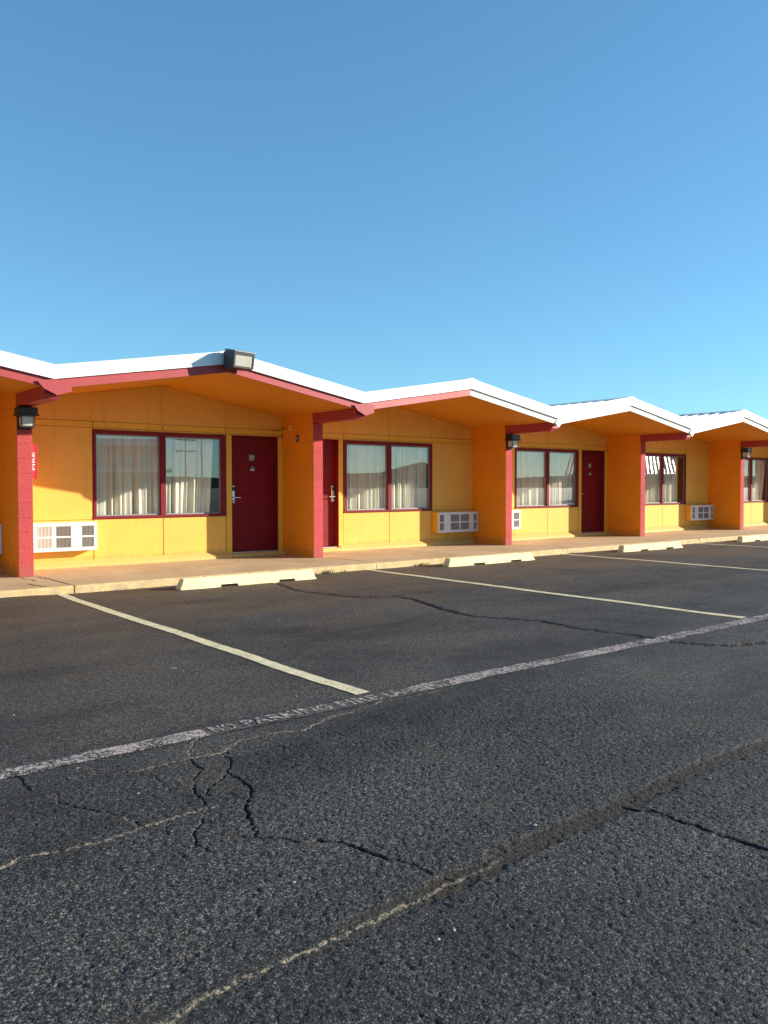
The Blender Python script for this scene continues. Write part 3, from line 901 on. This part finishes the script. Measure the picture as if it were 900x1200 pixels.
# curtains hang in the rooms
NAMES = {-1: 'room cut by the left edge of the photo', 0: 'nearest room', 1: 'second room from the left', 2: 'third room from the left', 3: 'fourth room from the left', 4: 'fifth room at the right edge', 5: 'room beyond the right edge'}
CDESC = {-1: 'closed beige curtains behind the window of the room cut by the left edge', 0: 'beige pleated curtains with a gap at their right end behind the nearest window',
         1: 'fully drawn even beige curtains behind the window left of the shaded wall air conditioner', 2: 'fully drawn beige curtains behind the window beside the third room door',
         3: 'beige curtains stopping short of the right jamb behind the fourth window', 4: 'pale curtain swept sideways behind the last window at the right edge',
         5: 'drawn beige curtains of the room beyond the right edge'}


def curtain(k, a, b, seed, sweep=0.0):
    r = np.random.default_rng(seed); n = 150; rows = 12; mb = MB(); mb.smooth = True
    us = np.linspace(0, 1, n); L = b - a
    ph = r.random(5) * 6.28; fr_ = np.array([11, 15.5, 23, 6, 31]) * L / 1.05 * {0: 0.62, 2: 0.85, 3: 0.75, 4: 0.5}.get(k, 1.0)
    for j_ in range(rows + 1):
        t = j_ / rows; z = 0.60 + t * (2.10 - 0.60)
        amp = (0.020 + 0.022 * (1 - t)) * {0: 1.25, 4: 1.3}.get(k, 1.05)
        yy = sum(w_ * np.sin(us * f_ * 6.28 / 1.0 * 1.0 + p_ + 0.5 * t * math.sin(p_ * 3)) for w_, f_, p_ in zip((.6, .5, .25, .4, .12), fr_, ph))
        for i_ in range(n):
            xx = a + us[i_] * L + 0.012 * math.cos(us[i_] * fr_[0] * 6.28 + ph[0]) - sweep * (1 - t) ** 1.3 * us[i_]
            mb.v.append((X(k, xx), B + 0.115 + amp * yy[i_] * 0.9, z))
    mb.f = [[j_ * n + i_, j_ * n + i_ + 1, (j_ + 1) * n + i_ + 1, (j_ + 1) * n + i_] for j_ in range(rows) for i_ in range(n - 1)]
    mb.m = [0] * len(mb.f)
    return mb


for k in BAYS:
    t = thing('curtains', CDESC[k], 'curtains', (X(k, 2.5), B + 0.115, 0), 'curtains in the motel windows')
    e = {0: 3.50, 3: 1.62, 4: 3.60}.get(k, 3.62)
    st = {3: 1.60}.get(k, 1.37)
    part('curtain_panel', curtain(k, st, 2.50, 50 + k), M_curtain, t)
    part('curtain_panel', curtain(k, 2.49, {0: 3.47}.get(k, 3.62), 80 + k, {0: 0.10, 4: 0.25}.get(k, 0)), M_curtain, t)
    part('curtain_rail', MB().cyl((X(k, 1.38), B + 0.115, 2.11), (X(k, 3.62), B + 0.115, 2.11), 0.012), M_steel, t)

# soffits, fascias and roof
YB = 6.1
RT = 0.235            # soffit to top of roof sheet at the rib tops
xe0, xe1 = -1 * W + PW / 2, 6 * W + PW / 2
for k in BAYS:
    xv0 = k * W + PW / 2; xr = xv0 + W / 2; xv1 = xv0 + W
    for s_, (xa, xb, za, zb) in enumerate(((xv0, xr, ZV, ZR), (xr, xv1, ZR, ZV))):
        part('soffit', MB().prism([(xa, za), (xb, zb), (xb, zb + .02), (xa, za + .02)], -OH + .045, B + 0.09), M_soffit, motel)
        redpart = (k <= 0) or (k == 1 and s_ == 0)
        # lower fascia board
        part('fascia_board', MB().prism([(xa, za - .028), (xb, zb - .028), (xb, zb + .10), (xa, za + .10)], -OH + 0.012, -OH + 0.044), (M_pink if k == 1 else M_red) if redpart else M_cream, motel)
        # upper metal edge, slightly proud
        cut = 0.5 + 0.12 * math.sin(k * 5 + s_ * 2)
        xm_, zm_ = xa + (xb - xa) * cut, za + (zb - za) * cut
        part('metal_edge', MB().prism([(xa, za + .088), (xm_, zm_ + .088), (xm_, zm_ + .262), (xa, za + .262)], -OH - 0.022, -OH + 0.010), M_white, motel)
        part('metal_edge', MB().prism([(xm_ + .002, zm_ + .086), (xb, zb + .086), (xb, zb + .264), (xm_ + .002, zm_ + .264)], -OH - 0.025, -OH + 0.008), M_white, motel)
        # ribbed roof sheet
        for yy0, yy1, rmat in ((-OH + 0.012, 2.0, M_white), (-OH + 0.012 + 0.29 * 11, YB, M_roof)):
            prof = []
            y = yy0
            while y < yy1 - .1:
                prof += [(y, 0), (y + 0.20, 0), (y + 0.22, 0.028), (y + 0.25, 0.028), (y + 0.27, 0)]
                y += 0.29
            mb = MB(); n = len(prof)
            for (x_, z_) in ((xa, za), (xb, zb)):
                mb.v += [(x_, p[0], z_ + RT - 0.012 + p[1]) for p in prof]
                mb.v += [(x_, p[0], z_ + RT - 0.016 + p[1]) for p in prof]
            for j_ in range(n - 1):
                mb.f.append([j_, 2 * n + j_, 2 * n + j_ + 1, j_ + 1]); mb.f.append([n + j_, n + j_ + 1, 3 * n + j_ + 1, 3 * n + j_])
            mb.m = [0] * len(mb.f)
            rs = part('roof_sheet', mb, rmat, motel)
    part('ridge_cap', MB().prism([(xr - .17, ZR + RT + .030 - .03), (xr - .05, ZR + RT + .032), (xr, ZR + RT + .040), (xr + .05, ZR + RT + .032), (xr + .17, ZR + RT), (xr + .17, ZR + RT - .012), (xr, ZR + RT + .020), (xr - .17, ZR + RT - .012)], -OH - 0.030, YB), M_white, motel)
part('rear_wall', MB().box((xe0, YB - .3, GZ - .1), (xe1, YB - .1, ZR + .1)), M_room, motel)
for xx in (xe0 - 0.1, xe1 - 0.1):
    part('end_wall', MB().box((xx, B + 0.1, GZ - .1), (xx + 0.2, YB - .3, ZV)), M_room, motel)
part('room_ceiling', MB().box((xe0, B + 0.10, ZV - 0.06), (xe1, YB - .3, ZV - 0.02)), M_room, motel)


# ------------------------------------------------------------ wall air conditioners
AC = {}
def ac_unit(k, label):
    x0, x1 = sorted((X(k, PW + 0.005), X(k, 1.350)))
    z0, z1 = 0.262, 0.688; P_ = 0.19; yf = B - P_
    t = thing('air_conditioner', label, 'air conditioner', (x0, B, z0), 'wall air conditioners under the eaves')
    part('sleeve', MB().box((x0, yf + 0.03, z0), (x1, B + 0.25, z1), 0.006), M_acw if k % 2 == 0 else M_trim, t)
    part('coil', MB().box((x0 + .02, yf + 0.012, z0 + .02), (x1 - .02, yf + 0.026, z1 - .02)), M_acfin, t)
    wd = x1 - x0; zm = (z0 + z1) / 2
    cols = [(0.03, 0.135), (0.30, 0.52), (0.55, 0.77), (0.885, 0.975)] if k % 2 else [(0.025, 0.115), (0.32 - .09, 0.44 - .02), (0.49 - .02, 0.66), (0.80, 0.96)]
    cols = [(a * wd, b * wd) for a, b in cols]
    pn = MB(); e = [0] + [c for ab in cols for c in ab] + [wd]
    rows = [(z0 + 0.055, zm - 0.013), (zm + 0.013, z1 - 0.055)]
    for a, b in zip(e[0::2], e[1::2]):
        pn.box((x0 + a, yf, rows[0][0]), (x0 + b, yf + 0.03, rows[1][1]), 0.004)
    pn.box((x0, yf - .0015, z0), (x1, yf + 0.03, rows[0][0]), 0.005)
    pn.box((x0, yf - .0015, rows[1][1]), (x1, yf + 0.03, z1), 0.005)
    for a, b in cols:
        pn.box((x0 + a, yf + .001, rows[0][1]), (x0 + b, yf + 0.03, rows[1][0]), 0.003)
    fp = part('front_panel', pn, M_acw, t)
    for ci, (a, b) in enumerate(cols):
        for r0, r1 in rows:
            gm = MB(); n = max(4, int((b - a) / 0.019))
            for i_ in range(n):
                xx = x0 + a + (i_ + 0.5) * (b - a) / n
                gm.box((xx - 0.0042, yf + 0.006, r0), (xx + 0.0042, yf + 0.011, r1))
            part('grille', gm, M_acw if (k == 0 and ci == 1) else M_acfin, fp)
    return t


ac_unit(-1, 'wall air conditioner cut off by the left edge of the photo')
ac_unit(0, 'white sunlit wall air conditioner in the nearest room, beside the leftmost red pier')
ac_unit(1, 'wall air conditioner shaded in the corner between the second window and the third orange divider')
ac_unit(2, 'wall air conditioner almost hidden behind the third red pier')
ac_unit(3, 'small far wall air conditioner in shade between the fourth window and an orange divider')
ac_unit(4, 'air conditioner of the last room, hidden behind the fifth red pier')


# ------------------------------------------------------------ lamps
def lantern(k, label):
    cx = k * W + PW / 2 - 0.005
    t = thing('wall_lantern', label, 'lamp', (cx, 0, 2.0), 'black wall lanterns on the piers')
    part('hood', MB().box((cx - .125, -0.21, 2.185), (cx + .125, -0.0015, 2.285), 0.012).box((cx - .14, -0.225, 2.168), (cx + .14, -0.001, 2.19), 0.006), M_black, t)
    part('backplate', MB().box((cx - .085, -0.03, 1.99), (cx + .085, -0.001, 2.168), 0.004), M_black, t)
    part('glass', MB().box((cx - .075, -0.17, 2.03), (cx + .075, -0.032, 2.167), 0.012), M_lens, t)
    cg = MB()
    for sx in (-1, 1):
        for sy in (-0.178, -0.036):
            cg.box((cx + sx * .082 - .006, sy - .006, 2.02), (cx + sx * .082 + .006, sy + .006, 2.168), 0.002)
    cg.box((cx - .09, -0.186, 2.012), (cx + .09, -0.030, 2.026), 0.004)
    part('cage', cg, M_black, t)


lantern(0, 'black lantern with frosted glass on the leftmost red pier')
lantern(2, 'black lantern on the middle pier between the second and third rooms')
lantern(4, 'small black lantern on the far pier near the right edge')

fx, fy = k0 = (PW / 2 + W / 2 + 0.045, -OH - 0.02)
t = thing('floodlight', 'bulky black floodlight with pale lens on the nearest roof peak', 'floodlight', (fx, fy, 2.95))
hs = MB().prism([(fy - .001, 2.86), (fy - .001, 3.09), (fy - .06, 3.115), (fy - .235, 3.075), (fy - .20, 2.86)], fx - .175, fx + .175, axis='x')
part('housing', hs, M_black, t)
# sloping front: frame and lens
def tilt(y_off, z):
    return fy - .20 - .035 * (z - 2.86) / .215 - y_off
fm = MB()
for a, b, z0, z1 in ((fx - .175, fx + .175, 3.035, 3.075), (fx - .175, fx + .175, 2.86, 2.885), (fx - .175, fx - .15, 2.885, 3.035), (fx + .15, fx + .175, 2.885, 3.035)):
    fm.prism([(tilt(.0, z0), z0), (tilt(.0, z1), z1), (tilt(.016, z1), z1), (tilt(.016, z0), z0)], a, b, axis='x')
part('frame', fm, paint('dark_bronze_metal', (0.028, 0.026, 0.024), 0.4, 0.1, 0.0004), t)
part('lens', MB().prism([(tilt(.001, 2.886), 2.886), (tilt(.001, 3.034), 3.034), (tilt(.007, 3.034), 3.034), (tilt(.007, 2.886), 2.886)], fx - .149, fx + .149, axis='x'), paint('dull_lamp_lens', (0.42, 0.40, 0.33), 0.35, 0.2, 0.0006, 50), t)
part('visor', MB().prism([(fy + .0, 3.118), (fy - .06, 3.132), (fy - .262, 3.085), (fy - .262, 3.076), (fy - .06, 3.118)], fx - .18, fx + .18, axis='x'), paint('grey_bronze_metal', (0.10, 0.09, 0.08), 0.35, 0.1, 0.0004), t)

t.rotation_euler.z = math.radians(9); t.location.y -= 0.045

# fire extinguisher cabinet on the lit side of the first divider
t = thing('fire_cabinet', 'red fire extinguisher cabinet with white lettering behind the leftmost pier', 'cabinet', (PW, 0.12, 1.33))
part('case', MB().box((PW + .001, 0.02, 1.335), (PW + .051, 0.26, 1.80), 0.004), M_cabinet, t)
part('door', MB().box((PW + .0525, 0.015, 1.33), (PW + .066, 0.265, 1.805), 0.003), M_cabinet, t)
lettering('FIRE', (PW + .036, 0.0185, 1.45), (0, 0, 1), (-1, 0, 0), 0.24, 0.032, M_white_ink, t)

# small fittings on the divider right of the first door
t = thing('junction_box', 'small grey junction box on the orange divider right of the nearest door', 'junction box', (W, 0.47, 2.0))
part('box', MB().box((W - .035, 0.44, 2.0), (W - .001, 0.50, 2.125), 0.004), paint('dull_brown_metal', (0.16, 0.12, 0.09), 0.6, 0.2, 0.001), t)
part('cover', MB().box((W - .042, 0.433, 2.045), (W - .0355, 0.507, 2.080), 0.002), M_alu, t)
t = thing('conduit', 'short orange conduit elbow above the nearest door', 'conduit', (W, 0.75, 2.25))
c_ = MB().box((W - .05, 0.62, 2.205), (W - .001, 0.72, 2.315), 0.008).cyl((W - .045, 0.70, 2.215), (W - .045, B - .02, 2.20), 0.014)
c_.cyl((W - .045, B - .025, 2.20), (W - .25, B - .03, 2.19), 0.014)
part('pipe', c_, M_trim, t)


# ------------------------------------------------------------ wheel stops
def wheel_stop(x0, x1, yf, label, rot=0):
    L = x1 - x0
    t = thing('wheel_stop', label, 'wheel stop', (x0, yf, GZ), 'concrete wheel stops along the kerb')
    # profile stations along the length; ends slant in, two drain notches underneath
    H, WD = 0.135, 0.19
    st = []
    notch = [(0.27, 0.40), (0.70, 0.83)]
    xs = sorted(set([0, 0.035, 0.07, 1.0 - .03 / L, 1.0] + [q_ for n_ in notch for q_ in (n_[0], n_[0] + .008, n_[1] - .008, n_[1])] + list(np.linspace(0, 1, 40))))
    xs = [s for s in xs]
    mb = MB()
    for u in xs:
        xw = u * L
        endd = min(xw, L - xw)
        h = H * min(1, 0.25 + endd / 0.07) if endd < 0.07 else H
        ins = 0.0
        zb = -0.015
        for a, b in notch:
            if a + .004 < u < b - .004: zb = 0.030
        j_ = 0.003 * (rng.random() - .5)
        mb.v += [(xw, 0 + j_, zb), (xw, 0.012 + j_, max(h * 0.30, zb + .005)), (xw, 0.035 + j_, max(h - 0.018, zb + .008)), (xw, 0.052 + j_, h), (xw, WD - 0.052, h), (xw, WD - 0.035, max(h - 0.018, zb + .008)), (xw, WD, zb)]
    n = 7
    mb.f = [[a * n + b, (a + 1) * n + b, (a + 1) * n + (b + 1) % n, a * n + (b + 1) % n] for a in range(len(xs) - 1) for b in range(n)]
    mb.f += [list(range(n))[::-1], [(len(xs) - 1) * n + b for b in range(n)]]
    mb.m = [0] * len(mb.f)
    part('stop_body', mb, M_stop, t, (x0, yf, GZ))
    for u in (0.18, 0.88):
        part('anchor_pin', MB().cyl((x0 + u * L, yf + .095, GZ + H - .002), (x0 + u * L, yf + .095, GZ + H + .006), 0.011, n=10), M_wood, t)


wheel_stop(1.44, 3.53, -1.93, 'pale yellow concrete wheel stop nearest the camera, before the first door')
wheel_stop(6.17, 8.30, -1.90, 'pale yellow wheel stop before the second room, weeds at its left end')
wheel_stop(10.93, 13.08, -1.93, 'pale yellow wheel stop before the third room')
wheel_stop(15.62, 17.75, -1.93, 'small far wheel stop cut by the right edge of the photo')
wheel_stop(-3.4, -1.2, -1.93, 'wheel stop beyond the left edge of the photo')


# ------------------------------------------------------------ weeds, loose stones, litter
def weed(x, y, h, n, seed, label):
    r = random.Random(seed); lv = MB(); st = MB()
    for _ in range(n):
        a = r.random() * 6.28; ln = h * (0.5 + r.random() * 0.7); lean = 0.3 + r.random() * 0.9
        p = Vector((x + r.gauss(0, .05), y + r.gauss(0, .015), GZ - 0.005))
        d = Vector((math.cos(a) * lean, math.sin(a) * lean, 1)).normalized()
        s_ = Vector((-math.sin(a), math.cos(a), 0)) * (0.003 + 0.003 * r.random())
        m_ = p + d * ln * .6; e_ = p + d * ln + Vector((math.cos(a), math.sin(a), -0.3)) * ln * .25
        (lv if r.random() < .7 else st).add([p - s_, p + s_, m_ + s_ * .9, m_ - s_ * .9, e_], [(0, 1, 2, 3), (3, 2, 4)])
    t_ = thing('weed_tuft', label, 'weed', (x, y, GZ))
    part('blades', lv, M_weed, t_)
    part('dry_blades', st, M_weed2, t_)


weed(4.05, -1.46, 0.09, 46, 1, 'green weed tuft at the right end of the nearest wheel stop')
weed(5.98, -1.48, 0.08, 60, 2, 'dry green weed tuft growing at the kerb left of the second wheel stop')
weed(9.9, -1.47, 0.06, 24, 3, 'small weed at the kerb right of the second wheel stop')
weed(4.35, -1.46, 0.05, 14, 4, 'tiny weed in the kerb joint near the second stall line')

sm = MB(); r = random.Random(3)
for _ in range(900):
    if r.random() < 0.35:
        x_ = r.uniform(-4, 20); y_ = KERB - abs(r.gauss(0, .12)) - .02
    else:
        x_ = r.uniform(-3.5, 9); y_ = r.uniform(-10.8, -1.5)
    s_ = r.choice((0.003, 0.004, 0.005, 0.006, 0.009))
    c = Vector((x_, y_, GZ + s_ * .5 + 0.002))
    vs = [c + Vector((dx * s_ * r.uniform(.7, 1.3), dy * s_ * r.uniform(.7, 1.3), dz * s_ * r.uniform(.4, .9))) for dx, dy, dz in ((1, 0, 0), (-1, 0, 0), (0, 1, 0), (0, -1, 0), (0, 0, 1), (0, 0, -1))]
    sm.add(vs, [(0, 2, 4), (2, 1, 4), (1, 3, 4), (3, 0, 4), (2, 0, 5), (1, 2, 5), (3, 1, 5), (0, 3, 5)])
o = part('loose_gravel', sm, M_stone); o['kind'] = 'stuff'; o['label'] = 'loose grit and small stones scattered over the asphalt'; o['category'] = 'gravel'
for (x_, y_, a_, ln, lab) in ((-0.62, -6.18, -0.62, .055, 'small white scrap lying left of the nearest stall line'), (-1.75, -3.9, 0.1, .10, 'pale twig on the asphalt near the left edge'), (-1.50, -10.02, 1.2, .014, 'tiny white pebble below the long dark crack')):
    m_ = MB(); d = Vector((math.cos(a_), math.sin(a_), 0)) * ln / 2; s_ = Vector((-d.y, d.x, 0)).normalized() * min(0.0035, ln * .3)
    m_.add([Vector((0, 0, 0)) - d - s_, -s_ + d, d + s_ * .6, s_ - d, Vector((0, 0, .01)) - d * .4, Vector((0, 0, .012)) + d * .3], [(0, 1, 5, 4), (1, 2, 5), (2, 3, 4, 5), (3, 0, 4)])
    tag(part('litter_scrap', m_, M_litter, None, (x_, y_, GZ + .006)), lab, 'litter')


# ------------------------------------------------------------ what stands across the road (seen in the window glass)
hm = MB(); n = 240
for rr, frac in ((820, 0.0), (980, 1.0), (1300, 0.5), (1900, 0.0)):
    for i_ in range(n):
        a = 2 * math.pi * i_ / n
        dx, dy = math.sin(a), math.cos(a)
        hh = 15 + 5 * math.sin(a * 7 + 1) + 3 * math.sin(a * 19)
        # a round knoll to the south-east with a long shoulder on its west side
        az = math.degrees(math.atan2(dx, -dy))
        hh = 13 + 1.2 * math.sin(a * 40) + 15.5 * math.exp(-((az - 41.8) / 1.7) ** 2) + 6 * math.exp(-((az - 38) / 4.0) ** 2)
        if abs(az) > 95: hh = 6
        hm.v.append((dx * rr, dy * rr, GZ - 0.5 + hh * frac))
for k_ in range(3):
    for i_ in range(n):
        j_ = (i_ + 1) % n
        hm.f.append([k_ * n + i_, k_ * n + j_, (k_ + 1) * n + j_, (k_ + 1) * n + i_])
hm.m = [0] * len(hm.f); hm.smooth = True
o = part('hills', hm, M_hill); o['kind'] = 'structure'


def pole(x, y, h, arms, label):
    t_ = thing('utility_pole', label, 'utility pole', (x, y, GZ), 'utility poles across the road')
    part('post', MB().cyl((x, y, GZ - 1), (x, y, h), 0.17, 0.11, 10), M_wood, t_)
    for z in arms:
        am = part('crossarm', MB().box((x - 1.9, y - .1, z), (x + 1.9, y + .1, z + .2), .01), M_wood, t_)
        for dx in (-1.7, -.9, .9, 1.7):
            part('insulator', MB().cyl((x + dx, y, z + .2), (x + dx, y, z + .5), .07, .05, 8), M_acw, am)


P0 = Vector((3.0, 0.98))
pole(61.4, -121.6, 10.2, (7.4, 9.4), 'wooden utility pole with two crossarms, mirrored in the nearest window')
pole(63.9, -120.4, 10.4, (10.0,), 'wooden utility pole with one top crossarm, mirrored in the nearest window')


def far_building(cx, cy, wx, wy, h, ang, mat_w, label, roof):
    t_ = thing('roadside_building', label, 'building', (cx, cy, GZ))
    Rz = Matrix.Rotation(ang, 3, 'Z')

    def put(name, mb, mat, par=None):
        mb.v = [tuple(Rz @ Vector(p) + Vector((cx, cy, 0))) for p in mb.v]
        return part(name, mb, mat, par or t_)
    wl = put('wall', MB().box((-wx / 2, -wy / 2, GZ), (wx / 2, wy / 2, h)), mat_w)
    for i_ in range(int(wx / 3)):
        x_ = -wx / 2 + 1.5 + i_ * 3
        put('window', MB().box((x_ - .6, wy / 2, 1.0), (x_ + .6, wy / 2 + .05, 2.2)), M_dark, wl)
    if roof == 'flat':
        put('cornice', MB().box((-wx / 2 - .4, -wy / 2 - .4, h), (wx / 2 + .4, wy / 2 + .4, h + .55), .03), M_white)
        put('canopy', MB().box((-wx / 2 - 1.5, wy / 2, h - 2.2), (wx / 2 + 1.0, wy / 2 + 2.4, h - 1.95), .02), M_white)
    else:
        rm = MB()
        e = wy / 2 + 1.0
        rm.prism([(-e, h), (0, h + 1.9), (e, h), (e, h - .15), (0, h + 1.7), (-e, h - .15)], -wx / 2 - .6, wx / 2 + .6, axis='x')
        put('roof', rm, M_alu)
        nn = int((wx + 1) / .32)
        for sg in (-1, 1):
            rb = MB()
            for i_ in range(nn):
                x_ = -wx / 2 - .5 + i_ * .32
                rb.prism([(sg * e, h + .01), (0, h + 1.91), (0, h + 2.08), (sg * e, h + .18)], x_, x_ + .09, axis='x')
            put('rib', rb, M_wood)['kind'] = 'stuff'
    return t_


far_building(24.5, -56, 5.0, 8, 4.6, math.radians(21), M_tan, 'low tan roadside shop with white cornice, mirrored in the nearest window', 'flat')
far_building(64.3, -32.9, 9.5, 14, 2.3, math.radians(55), M_tan, 'low building with white ribbed metal roof, mirrored in the far windows', 'gable')

for o in bpy.data.objects:
    if '_w' in o: del o['_w']
